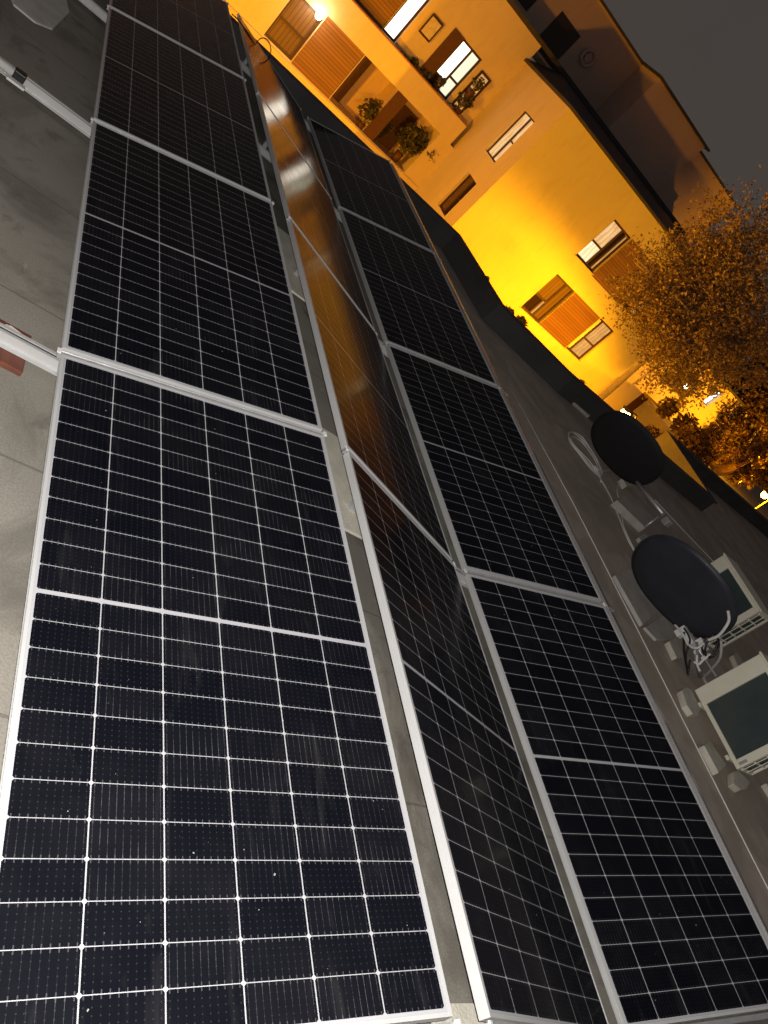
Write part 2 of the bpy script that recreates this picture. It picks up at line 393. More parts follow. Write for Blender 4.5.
# seam clamps between neighbouring panels and end clamps
for rn, x, z, rot, desc, yo in rows:
    for i, y in enumerate([-2.312, .004, 2.325, 4.646, 6.966]):
        e = empty('panel_clamp', (x, y+yo, z), '%s aluminium clamp strip across the %s panel row' % (['nearest end', 'near', 'middle', 'far', 'farthest end'][i], rn), 'clamp', 'clamp strips between the solar panels', rot=(0, rot, 0))
        b = MB().box(-.012, PW+.016, -.010, .010, -.03, -.006)
        b.box(-.012, PW+.016, -.010, -.0065, -.006, -.003); b.box(-.012, PW+.016, .0065, .010, -.006, -.003)
        b.build('profile', 'galv', e, local=True)
        for xx in (-.017, PW+.002): MB().box(xx, xx+.015, -.013, .013, -.004, .003).build('end_tab', 'white', e, local=True)
# base rails on the roof
for i, y in enumerate([-2.34, .055, 2.40, 4.69, 6.98]):
    e = empty('mounting_rail', (1.5, y, 0), '%s silver mounting rail crossing the roof under the panel rows' % ['nearest', 'second nearest', 'third nearest', 'fourth nearest', 'farthest'][i], 'mounting rail', 'mounting rails under the panels')
    b = MB(); x0, x1 = (-2.6, 3.50)
    b.box(x0, x1, y-.024, y+.024, .030, .034); b.box(x0, x1, y-.024, y-.020, .034, .078); b.box(x0, x1, y+.020, y+.024, .034, .078)
    b.box(x0, x1, y-.024, y-.008, .0785, .083); b.box(x0, x1, y+.008, y+.024, .0785, .083); b.box(x0, x1, y-.044, y-.0245, .030, .036)
    b.build('profile', 'alu', e)
    MB().box(x0+.01, x1-.01, y-.0195, y+.0195, .0345, .070).build('slot_shade', 'black', e)  # black fill puts the shade inside the rail slot into colour
    for xx, zt in ((.05, ZL-.045), (.88, ZL+.16), (1.58, ZL+.135), (2.31, ZL-.05), (2.54, ZL-.07), (3.45, ZL+.165)):
        MB().box(xx-.02, xx+.02, y-.018, y+.018, .084, zt).build('post', 'galv', e)
e = empty('ridge_flashing', (3.65, 2.3, ZL+.25), 'long silver metal strip running along the outer edge of the right panel row', 'flashing')
b = MB(); ya, yb = -2.35, 6.95
xa, za, xb, zb = 3.622, ZL+.272, 3.735, ZL+.246
b.poly([(xa, ya, za), (xb, ya, zb), (xb, yb, zb), (xa, yb, za)]); b.poly([(xb, ya, zb), (xb+.004, ya, zb-.05), (xb+.004, yb, zb-.05), (xb, yb, zb)]); b.poly([(xa, ya, za), (xa, yb, za), (xa, yb, za-.03), (xa, ya, za-.03)])
b.build('strip', 'foil', e)
for y in (.02, 2.34, 4.66): MB().box(3.68, 3.735, y-.006, y+.006, ZL+.225, ZL+.262).build('joint_clip', 'galv', e)

# small things on the roof by the left row
def thing_box(name, mats, lab, cat, x0, x1, y0, y1, z0, z1, bev=.006, group=None, rz=0):
    cx, cy = (x0+x1)/2, (y0+y1)/2
    b = MB().box(x0-cx, x1-cx, y0-cy, y1-cy, 0, z1-z0)
    if bev: b.bevel(bev)
    o = b.build(name, mats); o.location = (cx, cy, z0); o.rotation_euler = (0, 0, rz)
    return tag(o, lab, cat, group)
thing_box('wooden_board', 'wood', 'red brown board lying under the second silver rail at the left edge', 'board', -.55, -.085, -.06, .19, .003, .028, .004, 'brown boards under the rails', rz=-.03)
thing_box('wooden_board', 'wood', 'brown board in the valley where the near and second panels meet', 'board', 2.33, 2.46, -.30, .24, .003, .045, .004, 'brown boards under the rails')
thing_box('wooden_board', 'wood', 'brown board in the valley at the near end of the array', 'board', 2.36, 2.47, -2.6, -2.1, .003, .045, .004, 'brown boards under the rails')
o = MB().poly([(-.16, .128, 0), (-.115, .118, .002), (-.105, .16, .001), (-.15, .17, .003)]).poly([(-.175, .15, .002), (-.15, .13, .003), (-.135, .162, .002), (-.16, .17, 0)]).build('paper_scrap', 'paper'); o.location = (-.02, 0, .0305); tag(o, 'small crumpled scrap of pale paper on the brown board', 'paper scrap')
o = MB().tube([(-2.6, 2.352, .075), (-.43, 2.352, .075)], .026, 10).build('sleeve', 'white', origin=(-.5, 2.35, .07)); o.name = 'white_conduit'; tag(o, 'white plastic conduit lying along the third silver rail', 'conduit')
e = empty('rail_clamp', (-.41, 2.36, .05), 'black and silver pipe clamp at the tip of the white conduit', 'clamp')
MB().box(-.45, -.385, 2.322, 2.385, .055, .108).bevel(.006).build('band', 'black', e); MB().box(-.47, -.37, 2.27, 2.318, .052, .066).bevel(.004).build('bracket', 'white', e)
# ballast slab, top left
def zpoly(name, m, px, z0, h, lab, cat, group=None, bev=.01):
    pts = [onZ(a, b_, z0+h) for a, b_ in px]
    c = sum(pts, Vector())/len(pts); b = MB().prism([(p.x-c.x, p.y-c.y) for p in pts], 0, h)
    if bev: b.bevel(bev)
    o = b.build(name, m); o.location = (c.x, c.y, z0); return tag(o, lab, cat, group)
zpoly('paving_slab', 'slab', [(14, 4), (36, 22), (53, 29), (70, 12), (62, -22), (0, -30)], .003, .016, 'worn grey slab lying on the screed in the upper left corner', 'paving slab', 'loose slabs on the roof')
zpoly('paving_slab', 'slab', [(615, 575), (637, 567), (661, 610), (643, 625)], .003, .04, 'square grey slab beside the large near dish, against the thin cable', 'paving slab', 'loose slabs on the roof')
zpoly('paving_slab', 'slab', [(645, 627), (664, 614), (678, 640), (657, 640)], .003, .03, 'half hidden grey slab under the lower rim of the near dish', 'paving slab', 'loose slabs on the roof')
zpoly('paving_slab', 'slab', [(563, 392), (569, 388), (598, 412), (590, 416)], .003, .05, 'long pale slab beside the far dish near the parapet', 'paving slab', 'loose slabs on the roof')
zpoly('paving_slab', 'slab', [(617, 500), (624, 494), (654, 517), (646, 528)], .003, .10, 'grey block under the arm between the two dishes', 'paving slab', 'loose slabs on the roof')
zpoly('paving_slab', 'stone', [(622, 478), (628, 478), (636, 484), (627, 486)], .003, .08, 'small pale block at the foot of the far dish', 'paving slab', 'loose slabs on the roof')
zpoly('paving_slab', 'slab', [(639, 537), (645, 533), (652, 537), (641, 541)], .003, .05, 'small grey block touching the top of the near dish', 'paving slab', 'loose slabs on the roof')
for i, (pa, pb) in enumerate((((470, 1003), (480, 1060)), ((343, 440), (362, 537)), ((285, 232), (300, 296)))):
    y1, y0 = onZ(*pa, .11).y, onZ(*pb, .11).y
    thing_box('support_plate', 'stone', ['pale plate under the ridge gap at the near end of the rows', 'pale plate under the ridge gap where the nearest panels end', 'pale plate under the ridge gap where the second panels end'][i], 'plate', 1.40, 1.88, y0, y1, .095, .11, .002, 'pale plates in the ridge gap')
thing_box('paper_label', 'slab', 'creased pale label on the screed in the ridge gap', 'label', 1.12, 1.24, onZ(475, 1000, .006).y, onZ(465, 975, .006).y, .003, .006, 0)
o = MB().tube(smooth([onY(263+8*math.cos(t), 50+12*math.sin(t), 6.6+.02*k) for k, t in enumerate([2*PI*q/10 for q in range(11)])]), .006, 6).tube(smooth([onY(a, b_, 6.6) for a, b_ in ((262, 62), (252, 40), (240, 22), (232, 14))]), .007, 6).build('wire_loop', 'wire', origin=(1.3, 6.6, .4)); tag(o, 'thin black wire looped at the far end of the middle row', 'wire')

# ------------------------------------------------------------------ cables
o = MB().tube([(5.27, -4, .012), (5.255, -1.2, .012), (5.27, .6, .012), (5.26, 2.2, .012), (5.1, 4.2, .012)], .0055, 6).build('thin_cable', 'cable', origin=(5.26, 0, 0)); tag(o, 'thin straight pale cable running along the roof beside the right panel row', 'cable')
o = MB().tube([onZ(a, b_, .012) for a, b_ in ((655, 500), (683, 530), (712, 560), (740, 600))], .006, 6).build('dark_cable', 'cable', origin=(8, 3, 0)); tag(o, 'faint cable running over the dark roof towards the far air conditioner', 'cable')
coil = [(646, 568), (628, 540), (612, 500), (600, 478), (590, 462), (574, 445), (568, 434), (574, 433), (588, 446), (598, 462), (601, 476), (592, 470), (580, 455), (569, 440), (571, 432), (582, 437), (594, 455), (602, 472), (598, 474), (584, 458), (573, 444), (572, 437), (582, 442), (596, 462), (601, 482), (598, 472), (594, 466), (601, 471), (609, 470)]
pts = [onZ(a, b_, .02+.012*math.sin(i*1.7)) for i, (a, b_) in enumerate(coil)]
o = MB().tube(smooth(pts), .0085, 8).build('coiled_cable', 'cable', origin=(6.3, 3.4, 0)); tag(o, 'white cable coiled in long loops on the roof beside the far dish', 'cable')
pts = [onZ(a, b_, .03) for a, b_ in [(622, 477), (617, 490), (621, 505), (623, 524), (632, 545), (646, 572)]]
o = MB().tube(smooth(pts), .0075, 8).build('white_cable', 'cable', origin=(6.3, 2.8, 0)); tag(o, 'white cable running straight from the far dish to the near dish', 'cable')

# ------------------------------------------------------------------ dishes
def dish(c, px_major, px_minor, ang, mat_, lab, arm, seed=0, roll=0):
    c = Vector(c); view = c-CAM; depth = view.dot(Rm[2]); v = view.normalized(); ratio = px_minor/px_major
    a = px_major/2/FPX*depth
    e = Rm[0]*math.cos(math.radians(ang+90))+Rm[1]*math.sin(math.radians(ang+90)); e = (e-v*e.dot(v)).normalized()
    if e.z > 0: e = -e                        # back of the dish looks down and towards us
    th = math.acos(ratio); nb = (-v*math.cos(th)+e*math.sin(th)).normalized()
    maj = nb.cross(e).normalized(); mi = nb.cross(maj).normalized()
    root = empty('satellite_dish', (c.x, c.y, 0), lab, 'satellite dish', 'satellite dishes on the roof')
    b = MB(); NR, NS = 9, 56; rings = []
    for side in (0, 1):
        R_ = []
        for i in range(NR+1):
            rr = i/NR; ring = []
            for k in range(NS):
                t = 2*PI*k/NS; ct, st = math.cos(t), math.sin(t); q = (abs(ct)**2.35+abs(st)**2.35)**(-1/2.35)
                p = c+(maj*ct+mi*st)*a*rr*q + nb*(.10*a*2*(1-rr*rr)*.7 - side*.014)
                ring.append(b.bm.verts.new(p))
            R_.append(ring)
        rings.append(R_)
    for side in (0, 1):
        R_ = rings[side]
        for i in range(NR):
            for k in range(NS):
                if i == 0:
                    continue
                f = b.bm.faces.new([R_[i][k], R_[i][(k+1) % NS], R_[i+1][(k+1) % NS], R_[i+1][k]]); f.smooth = True
        b.bm.faces.new(R_[1])
    for k in range(NS):
        b.bm.faces.new([rings[0][NR][k], rings[0][NR][(k+1) % NS], rings[1][NR][(k+1) % NS], rings[1][NR][k]])
    # loose vertices of the innermost rings
    bmesh.ops.delete(b.bm, geom=[v_ for v_ in b.bm.verts if not v_.link_faces], context='VERTS')
    b.build('reflector', mat_, root)
    rim = MB(); pts_ = []
    for k in range(NS+1):
        t = 2*PI*k/NS; ct, st = math.cos(t), math.sin(t); q = (abs(ct)**2.35+abs(st)**2.35)**(-1/2.35); pts_.append(c+(maj*ct+mi*st)*a*q*1.004-nb*.007)
    rim.tube(pts_, .011, 6, caps=False); rim.build('rim', mat_, root)
    low = c - maj*0 + (nb*.02)
    return root, c, nb, maj, mi, a
d1, c1, nb1, mj1, mi1, a1 = dish(onX(681, 588, 5.55), 116, 66, 50, 'dish', 'large blue black dish seen from behind, in front of the far air conditioner', None)
# the clamp, struts and cable tangle under the near dish
def P1(px, py, X=5.55): return onX(px, py, X)
mnt = MB()
mnt.tube([onZ(700, 676, .02), P1(696, 652, 5.5)], .022, 8); mnt.tube([P1(692, 640, 5.5), P1(716, 676, 5.75)], .010, 6)
mnt.tube([P1(697, 642, 5.45), P1(698, 668, 5.45), P1(700, 672, 5.45)], .012, 6)
mnt.build('mast', 'galv', d1)
mb = MB(); mb.obox(P1(690, 640, 5.45), (1, 0, 0), (0, 1, 0), (0, 0, 1), .05, .06, .03); mb.obox(P1(682, 632, 5.45), (1, 0, 0), (0, 1, 0), (0, 0, 1), .03, .03, .05); mb.obox(P1(707, 657, 5.5), (1, .3, 0), (-.3, 1, 0), (0, 0, 1), .05, .012, .035); mb.obox(P1(702, 645, 5.5), (1, 0, 0), (0, 1, 0), (0, 0, 1), .03, .05, .03)
mb.build('bracket', 'white', d1)
cb = MB()
for k, l in enumerate([[(684, 628), (690, 640), (686, 655), (688, 672), (690, 660)], [(684, 632), (684, 650), (687, 668), (688, 675)], [(714, 634), (706, 645), (706, 656), (712, 654), (718, 642), (716, 634)], [(716, 634), (719, 645), (714, 656), (706, 658)], [(708, 636), (702, 648), (707, 656)]]):
    cb.tube(smooth([P1(x_, y_, 5.38+.01*k) for x_, y_ in l]), .009, 6)
cb.build('black_leads', 'black', d1)
cb = MB()
cb.tube(smooth([P1(728, 611, 5.35), P1(729, 620, 5.35), P1(725, 628, 5.35), P1(718, 636, 5.38), P1(708, 640, 5.4)]), .013, 6)
cb.tube(smooth([P1(675, 625, 5.4), P1(682, 633, 5.38), P1(689, 645, 5.38), P1(697, 648, 5.38), P1(704, 643, 5.4)]), .011, 6)
cb.tube(smooth([P1(694, 662, 5.4), P1(699, 664, 5.4), P1(703, 660, 5.4), P1(711, 654, 5.4)]), .011, 6)
cb.tube(smooth([P1(697, 655, 5.4), P1(697, 664, 5.4), P1(700, 671, 5.4)]), .010, 6)
cb.build('white_leads', 'white', d1)
d2, c2, nb2, mj2, mi2, a2 = dish(onX(626, 449, 6.15), 82, 50, 50, 'dish_dark', 'smaller black dish near the parapet, with the coiled white cable at its foot', None)
ar = MB(); ar.tube([onX(637, 482, 6.2), onX(663, 514, 6.2)], .022, 8); ar.tube([onX(645, 527, 6.1), onX(659, 516, 6.15)], .012, 6)
ar.build('arm', 'galv', d2)
MB().obox(onX(667, 522, 6.2), (1, 0, 0), (0, 1, 0), (0, 0, 1), .04, .04, .04).bevel(.01).build('receiver', 'galv', d2)
ms = MB(); ms.tube([onZ(628, 458, .003), c2-nb2*.03], .022, 8); ms.build('mast', 'dish_dark', d2)

# ------------------------------------------------------------------ air conditioners
def fins_mat():
    m, nt, b = newmat('coil_fins'); v = coords(nt)
    sx = nt.nodes.new('ShaderNodeSeparateXYZ'); nt.links.new(v, sx.inputs[0])
    fr = mth(nt, 'FRACT', mth(nt, 'MULTIPLY', sx.outputs[1], 160)); n = noise(nt, 3, 5, .6, v)
    c = mixc(nt, ramp(nt, n, .35, .7), (.045, .075, .078), (.085, .10, .092)); c = mixc(nt, mth(nt, 'MULTIPLY', mth(nt, 'LESS_THAN', fr, .4), .5), c, (.012, .02, .022))
    nt.links.new(c, b.inputs['Base Color']); b.inputs['Roughness'].default_value = .45; b.inputs['Metallic'].default_value = .2
    return m
MT['fins'] = fins_mat()
def make_ac():
    root = empty('air_conditioner', (0, 0, 0), 'x', 'air conditioner', 'air conditioning units')
    W_, D_, H_ = .74, .30, .62; z = .09
    b = MB()
    # shell with an open coil face on -X; near side (-Y) carries the lattice
    b.box(0, D_, W_-.15, W_, z, z+H_)                   # wide far cheek
    b.box(0, D_, .015, W_-.15, z+H_-.035, z+H_)         # top
    b.box(0, D_, .015, W_-.15, z, z+.035)               # bottom
    b.box(0, .045, .015, .085, z+.035, z+H_-.035)       # near front post
    b.box(D_-.03, D_, .015, W_-.15, z+.035, z+H_-.035)  # front panel
    b.bevel(.007).build('casing', 'cream', root, local=True)
    t = MB().box(-.012, D_+.012, -.005, W_+.012, z+H_+.001, z+H_+.022).bevel(.008).build('lid', 'cream', root, local=True)
    MB().box(.018, .040, .086, W_-.151, z+.036, z+H_-.036).build('coil', 'fins', root, local=True)
    MB().box(-.006, .012, .10, W_-.17, z+.012, z+.026).build('drip_edge', 'cream', root, local=True)
    MB().box(.05, D_-.035, .030, .040, z+.036, z+H_-.036).build('side_coil', 'fins', root, local=True)
    gr = MB()
    for i in range(6): zz = z+.03+i*(H_-.06)/5; gr.box(.046, D_-.031, .012, .020, zz-.008, zz+.008)
    for i in range(3): xx = .056+i*(D_-.10)/2; gr.box(xx-.006, xx+.006, .006, .0115, z+.02, z+H_-.02)
    gr.build('side_grille', 'cream', root, local=True)
    for yy in (.12, W_-.14): MB().box(-.03, D_+.03, yy-.02, yy+.02, .062, z-.001).bevel(.004).build('foot', 'cream', root, local=True)
    MB().box(-.004, .014, .03, .055, z+.04, z+.11).build('valve_bracket', 'galv', root, local=True)
    return root
ac = make_ac(); ac.location = (5.77, -.57, -.03); ac['label'] = 'cream outdoor air conditioner nearest to us, standing on stone blocks, cut by the right edge'
ac2 = copy_tree(ac); ac2.location = (6.82, .98, -.01); ac2['label'] = 'cream outdoor air conditioner half hidden behind the large near dish'
for i, (px, lab) in enumerate([([(682, 690), (686, 686), (692, 690), (701, 709), (699, 715), (693, 714), (687, 705)], 'rounded stone block under the far corner of the near air conditioner'),
        ([(704, 745), (710, 741), (727, 765), (719, 773)], 'oblong stone block in the middle of the near air conditioner'),
        ([(733, 772), (738, 770), (751, 782), (747, 789), (741, 790), (734, 784)], 'chipped stone block under the near corner of the near air conditioner'),
        ([(669, 641), (675, 637), (684, 657), (677, 658)], 'narrow stone block beside the cables of the near dish'),
        ([(733, 655), (737, 652), (745, 664), (738, 666)], 'small stone block standing between the two air conditioners'),
        ([(766, 783), (775, 780), (790, 800), (780, 804)], 'stone block of the near air conditioner at the right edge')]):
    zpoly('support_block', 'stone', px, .003, .058, lab, 'stone block', 'stone blocks under the air conditioners', .012)

for k, (pl, lab) in enumerate((([(6.9, .97, .22), (6.85, .80, .14), (6.6, .62, .05), (6.3, .45, .04), (6.15, .25, .10)], 'white insulated pipe running between the two air conditioners'),)):
    o = MB().tube(smooth([Vector(p) for p in pl]), .014, 8).build('insulated_pipe', 'white', origin=pl[2]); tag(o, lab, 'pipe')

# ------------------------------------------------------------------ the apartment building across the street
YF = CAM.y+26.0; YL = CAM.y+30.1; X0, Z0 = CAM.x, CAM.z
def FX(u): return X0+1.3*u
def FZ(u): return Z0+1.3*u
def LX(u): return X0+1.505*u
def LZ(u): return Z0+1.505*u
XC = FX(11.7)          # corner of the projecting wing
XE = FX(20.6)
bd = empty('apartment_building', (XC, YF, GZ), 'tall cream apartment building with timber panels, lit orange by street lamps', 'building')
def wall_holes(mb, ax, pos, a0, a1, z0, z1, holes, depth):
    """front faces of a wall at pos on axis ax ('y' faces -Y, 'x' faces -X), rectangular openings with reveals"""
    A = sorted(set([a0, a1]+[h[0] for h in holes]+[h[1] for h in holes])); Z = sorted(set([z0, z1]+[h[2] for h in holes]+[h[3] for h in holes]))
    def P(a, z, d): return (a, pos+d, z) if ax == 'y' else (pos+d, a, z)
    for i in range(len(A)-1):
        for j in range(len(Z)-1):
            am, zm = (A[i]+A[i+1])/2, (Z[j]+Z[j+1])/2
            if any(h[0] < am < h[1] and h[2] < zm < h[3] for h in holes): continue
            mb.poly([P(A[i], Z[j], 0), P(A[i+1], Z[j], 0), P(A[i+1], Z[j+1], 0), P(A[i], Z[j+1], 0)])
    for h in holes:
        d = h[4] if len(h) > 4 else depth
        for (a, z), (b, y) in (((h[0], h[2]), (h[1], h[2])), ((h[1], h[2]), (h[1], h[3])), ((h[1], h[3]), (h[0], h[3])), ((h[0], h[3]), (h[0], h[2]))):
            mb.poly([P(a, z, 0), P(b, y, 0), P(b, y, d), P(a, z, d)])
ZTOP = FZ(1.05)
# openings in the projecting wing
W1 = (FX(15.38), FX(16.35), FZ(-1.30), FZ(.15)); T1 = (FX(16.36), FX(18.13), FZ(-1.36), FZ(.17))
W2 = (FX(15.45), FX(16.46), FZ(-3.50), FZ(-2.04)); T2 = (FX(16.47), FX(17.98), FZ(-3.50), FZ(-2.04))
W3 = (FX(17.99), FX(18.87), FZ(-3.47), FZ(-2.03)); W6 = (FX(18.14), FX(19.05), FZ(-1.30), FZ(.15))
wl = MB()
wall_holes(wl, 'y', YF, XC, XE, GZ, ZTOP, [W1, W2, W3, W6, T1, T2], .16)
wl.poly([(XE, YF, GZ), (XE, YF+14, GZ), (XE, YF+14, ZTOP), (XE, YF, ZTOP)])
wl.build('wing_wall', 'plaster', bd)
S4 = (YF+1.05, YF+2.25, Z0-1.68, Z0+.20); S5 = (YF+.9, YF+1.95, Z0-4.2, Z0-2.6)
wl = MB(); wall_holes(wl, 'x', XC, YF, YL+.5, GZ, ZTOP, [S4, S5], .16); wl.build('side_wall', 'plaster_left', bd)
def window(x0, x1, z0, z1, y, parts, fr='dkframe', w=.085):
    """parts: (fx0, fx1, fz0, fz1, material) fractions of the opening"""
    b = MB()
    b.box(x0, x0+w, y, y+.05, z0, z1); b.box(x1-w, x1, y, y+.05, z0, z1); b.box(x0+w, x1-w, y, y+.05, z0, z0+w); b.box(x0+w, x1-w, y, y+.05, z1-w, z1)
    W_, H_ = x1-x0, z1-z0
    seen = set()
    for (a, c, d, e_, m_) in parts:
        if c < .99 and ('x', c, d) not in seen: seen.add(('x', c, d)); b.box(x0+W_*c-w*.5, x0+W_*c+w*.5, y+.002, y+.048, max(z0+w, z0+H_*d), min(z1-w, z0+H_*e_))
        if e_ < .99 and ('z', a, e_) not in seen: seen.add(('z', a, e_)); b.box(max(x0+w, x0+W_*a+w*.5), min(x1-w, x0+W_*c-w*.5), y+.004, y+.046, z0+H_*e_-w*.5, z0+H_*e_+w*.5)
    f = b.build('window', fr, bd)
    if z0 > 0 or x0 > XC:
        sl_ = MB().box(x0-.04, x1+.04, y-.17, y-.002, z0-.05, z0-.003).build('sill', 'plaster', bd)
    for (a, c, d, e_, m_) in parts:
        p = MB().box(x0+W_*a+.01, x0+W_*c-.01, y+.055, y+.065, z0+H_*d+.01, z0+H_*e_-.01).build('pane', m_); p.parent = f
        for v_ in p.data.vertices: v_.co -= Vector(bd.location)
    return f
window(*W1, YF+.10, [(0, .60, 0, .43, 'lit_cream'), (0, .60, .43, 1, 'lit_warm'), (.60, .80, 0, 1, 'pane'), (.80, 1, 0, 1, 'lit_dim')])
window(*W2, YF+.10, [(0, .45, 0, .42, 'pane'), (.45, .62, 0, .42, 'lit_dim'), (0, .62, .42, 1, 'louvre'), (.62, 1, 0, 1, 'louvre')])
window(*W3, YF+.10, [(0, .28, 0, 1, 'white'), (.28, 1, 0, .44, 'lit_dim'), (.28, 1, .44, 1, 'lit_dim')])
window(*W6, YF+.10, [(0, .5, 0, 1, 'pane'), (.5, 1, 0, 1, 'lit_dim')])
MB().box(T1[0], T1[1], YF+.03, YF+.08, T1[2], T1[3]).build('timber_panel', 'planks', bd)
MB().box(T2[0], T2[1], YF+.03, YF+.08, T2[2], T2[3]).build('timber_panel', 'planks', bd)
# side wall windows
def xwindow(h, panes):
    y0, y1, z0, z1 = h; x = XC+.10; w = .05; b = MB()
    b.box(x, x+.05, y0, y0+w, z0, z1); b.box(x, x+.05, y1-w, y1, z0, z1); b.box(x, x+.05, y0+w, y1-w, z0, z0+w); b.box(x, x+.05, y0+w, y1-w, z1-w, z1)
    ym = y0+(y1-y0)*.45; b.box(x+.002, x+.048, ym-.04, ym+.04, z0+w, z1-w); b.box(x+.004, x+.046, y0+w, ym-.04, z0+.45*(z1-z0), z0+.45*(z1-z0)+.06)
    f = b.build('window', 'dkframe', bd)
    for (a, c, m_) in ((y0+.01, ym, panes[0]), (ym, y1-.01, panes[1])):
        p = MB().box(x+.055, x+.065, a, c, z0+.01, z1-.01).build('pane', m_); p.parent = f
        for v_ in p.data.vertices: v_.co -= Vector(bd.location)
xwindow(S4, ('lit_warm', 'lit_warm')); xwindow(S5, ('pane', 'louvre'))
# recessed left facade
XLc = XC; XW = X0-14
LB = LZ(-1.15)      # top of upper balcony parapet
def lh(a, c, d, e_, dep=None):
    return (LX(a), min(LX(c), XC-.02), LZ(d), LZ(e_))+((dep,) if dep else ())
N1 = lh(6.83, 9.55, -3.03, -1.73, 1.3); N0 = lh(4.80, 5.62, -3.0, -1.85, .25); P0 = lh(5.63, 6.82, -3.03, -1.73, .16)
DW = lh(8.15, 9.22, -1.12, .12, .25); DL = lh(6.86, 7.30, -1.12, .6, .25); PU = lh(5.2, 6.85, -1.12, .6, .16)
wl = MB(); wall_holes(wl, 'y', YL, XW, XC, GZ, LZ(-1.73)+.001, [N1, N0, P0], .25)
wl.poly([(XW, YL, GZ), (XW, YL+12, GZ), (XW, YL+12, LZ(1.33)), (XW, YL, LZ(1.33))])
wl.build('left_wall', 'plaster_left', bd)
MB().box(XW, LX(9.93), YL-.06, YL+.12, LZ(-1.73), LB).build('balcony_parapet', 'plaster_left', bd)
MB().box(XW, LX(9.93), YL-.07, YL+.14, LB+.002, LB+.05).build('balcony_coping', 'terr', bd)
MB().box(XW, XC-.01, YL-.10, YL-.002, LZ(-3.25), LZ(-3.05)).build('ledge', 'plaster_left', bd)
wl = MB(); wall_holes(wl, 'y', YL+.5, XW, XC, LZ(-1.75), LZ(1.33), [DW, DL, PU], .2); wl.build('upper_wall', 'plaster_left', bd)
wl = MB().box(N1[0]-.2, N1[1]+.2, YL+1.3, YL+1.4, N1[2]-.2, N1[3]+.2); wl.box(LX(8.02), LX(8.32), YL+.10, YL+1.29, N1[2]+.003, N1[3]-.003)
wl.build('loggia_wall', 'pent', bd)
MB().box(LX(6.84), LX(7.32), YL+1.10, YL+1.29, N1[2]+.003, N1[3]-.003).build('loggia_door', 'coverdk', bd)
MB().box(LX(8.0), LX(8.34), YL+.02, YL+.099, N1[2]+.003, N1[3]-.003).build('timber_post', 'coverdk', bd)
MB().box(LX(8.45), LX(9.2), YL+1.20, YL+1.29, N1[2]+.003, N1[3]-.3).build('loggia_door', 'coverdk', bd)
window(N0[0], N0[1], N0[2], N0[3], YL+.12, [(0, 1, 0, .45, 'louvre'), (0, 1, .45, 1, 'louvre')])
MB().box(P0[0], P0[1], YL+.03, YL+.09, P0[2], P0[3]).build('timber_panel', 'planks', bd)
MB().box(PU[0], PU[1], YL+.53, YL+.59, PU[2], PU[3]).build('timber_panel', 'planks', bd)
window(DL[0], DL[1], DL[2], DL[3], YL+.62, [(0, 1, 0, 1, 'lit_white')])
xm = LX(8.50)
MB().box(DW[0], xm, YL+.45, YL+.65, DW[2], DW[3]).build('shutter', 'coverdk', bd)
window(xm+.002, DW[1], DW[2], DW[3], YL+.60, [(0, .52, .22, 1, 'lit_white'), (0, .52, 0, .22, 'pane'), (.52, 1, 0, .36, 'lit_cool'), (.52, 1, .36, 1, 'lit_cool')])
# hipped lean-to roof and the set back top floor
E1, E2 = Vector((XC-.15, YF-.15, ZTOP)), Vector((XE+.2, YF-.15, ZTOP))
ZR = LZ(1.33)
rb = MB(); I_ = Vector((XC-.15, YL+.5, ZTOP)); B1 = Vector((LX(11.0), YL+.5, ZR)); B2 = Vector((XE+.2, YL+.5, ZR))
rb.poly([E1, E2, B2, B1]); rb.poly([I_, E1, B1])
dz = Vector((0, 0, -.10)); rb.poly([E1, E1+dz, E2+dz, E2]); rb.poly([I_, I_+dz, E1+dz, E1]); rb.poly([E1+dz, E2+dz, E2+dz+Vector((0, .15, 0)), E1+dz+Vector((.15, .15, 0))]); rb.poly([I_+dz, E1+dz, E1+dz+Vector((.15, .15, 0)), I_+dz+Vector((.15, 0, 0))])
rb.poly([B1, B2, B2+Vector((0, 8, 0)), B1+Vector((0, 8, 0))])
rb.build('lean_to_roof', 'slate', bd)
MB().box(XW, XE+.2, YL+.40, YL+.62, ZR+.002, ZR+.16).build('roof_edge', 'slate', bd)
MB().poly([(XW, YL+.62, ZR+.003), (B1.x, YL+.62, ZR+.003), (B1.x, YL+9, ZR+.003), (XW, YL+9, ZR+.003)]).build('terrace', 'slate', bd)
YP, YQ = CAM.y+31.6, CAM.y+33.3; kP, kQ = 31.6/20, 33.3/20
xq = X0+kP*12.95; zt = Z0+kP*3.04
pw = MB()
pw.box(xq, X0+kP*15.6, YP, YP+6, ZR-.1, zt); pw.build('top_floor_block', 'pent', bd)
MB().box(X0+10, xq-.002, YQ, YP+6, ZR-.1, zt-.02).build('top_floor_wall', 'pent', bd)
MB().box(X0+kP*15.6+.002, X0+kP*18.2, YP+.35, YP+6, ZR-.1, zt-.22).build('top_floor_end', 'pent', bd)
MB().box(xq-.12, X0+kP*15.75, YP-.15, YP+6.1, zt+.002, zt+.10).build('top_roof', 'slate', bd)
MB().box(X0+9.8, xq-.122, YQ-.15, YP+6.1, zt+.002-.02, zt+.07).build('top_roof', 'slate', bd)
MB().box(X0+kP*15.752, X0+kP*18.35, YP+.2, YP+6.1, zt-.218, zt-.13).build('top_roof', 'slate', bd)
MB().box(X0+kQ*9.70, X0+kQ*10.50, YQ-.03, YQ-.001, Z0+kQ*1.42, Z0+kQ*2.12).build('dark_window', 'pane', bd)
MB().box(X0+kQ*8.6, X0+kQ*9.05, YQ-.03, YQ-.001, Z0+kQ*1.5, Z0+kQ*1.95).build('dark_window', 'pane', bd)
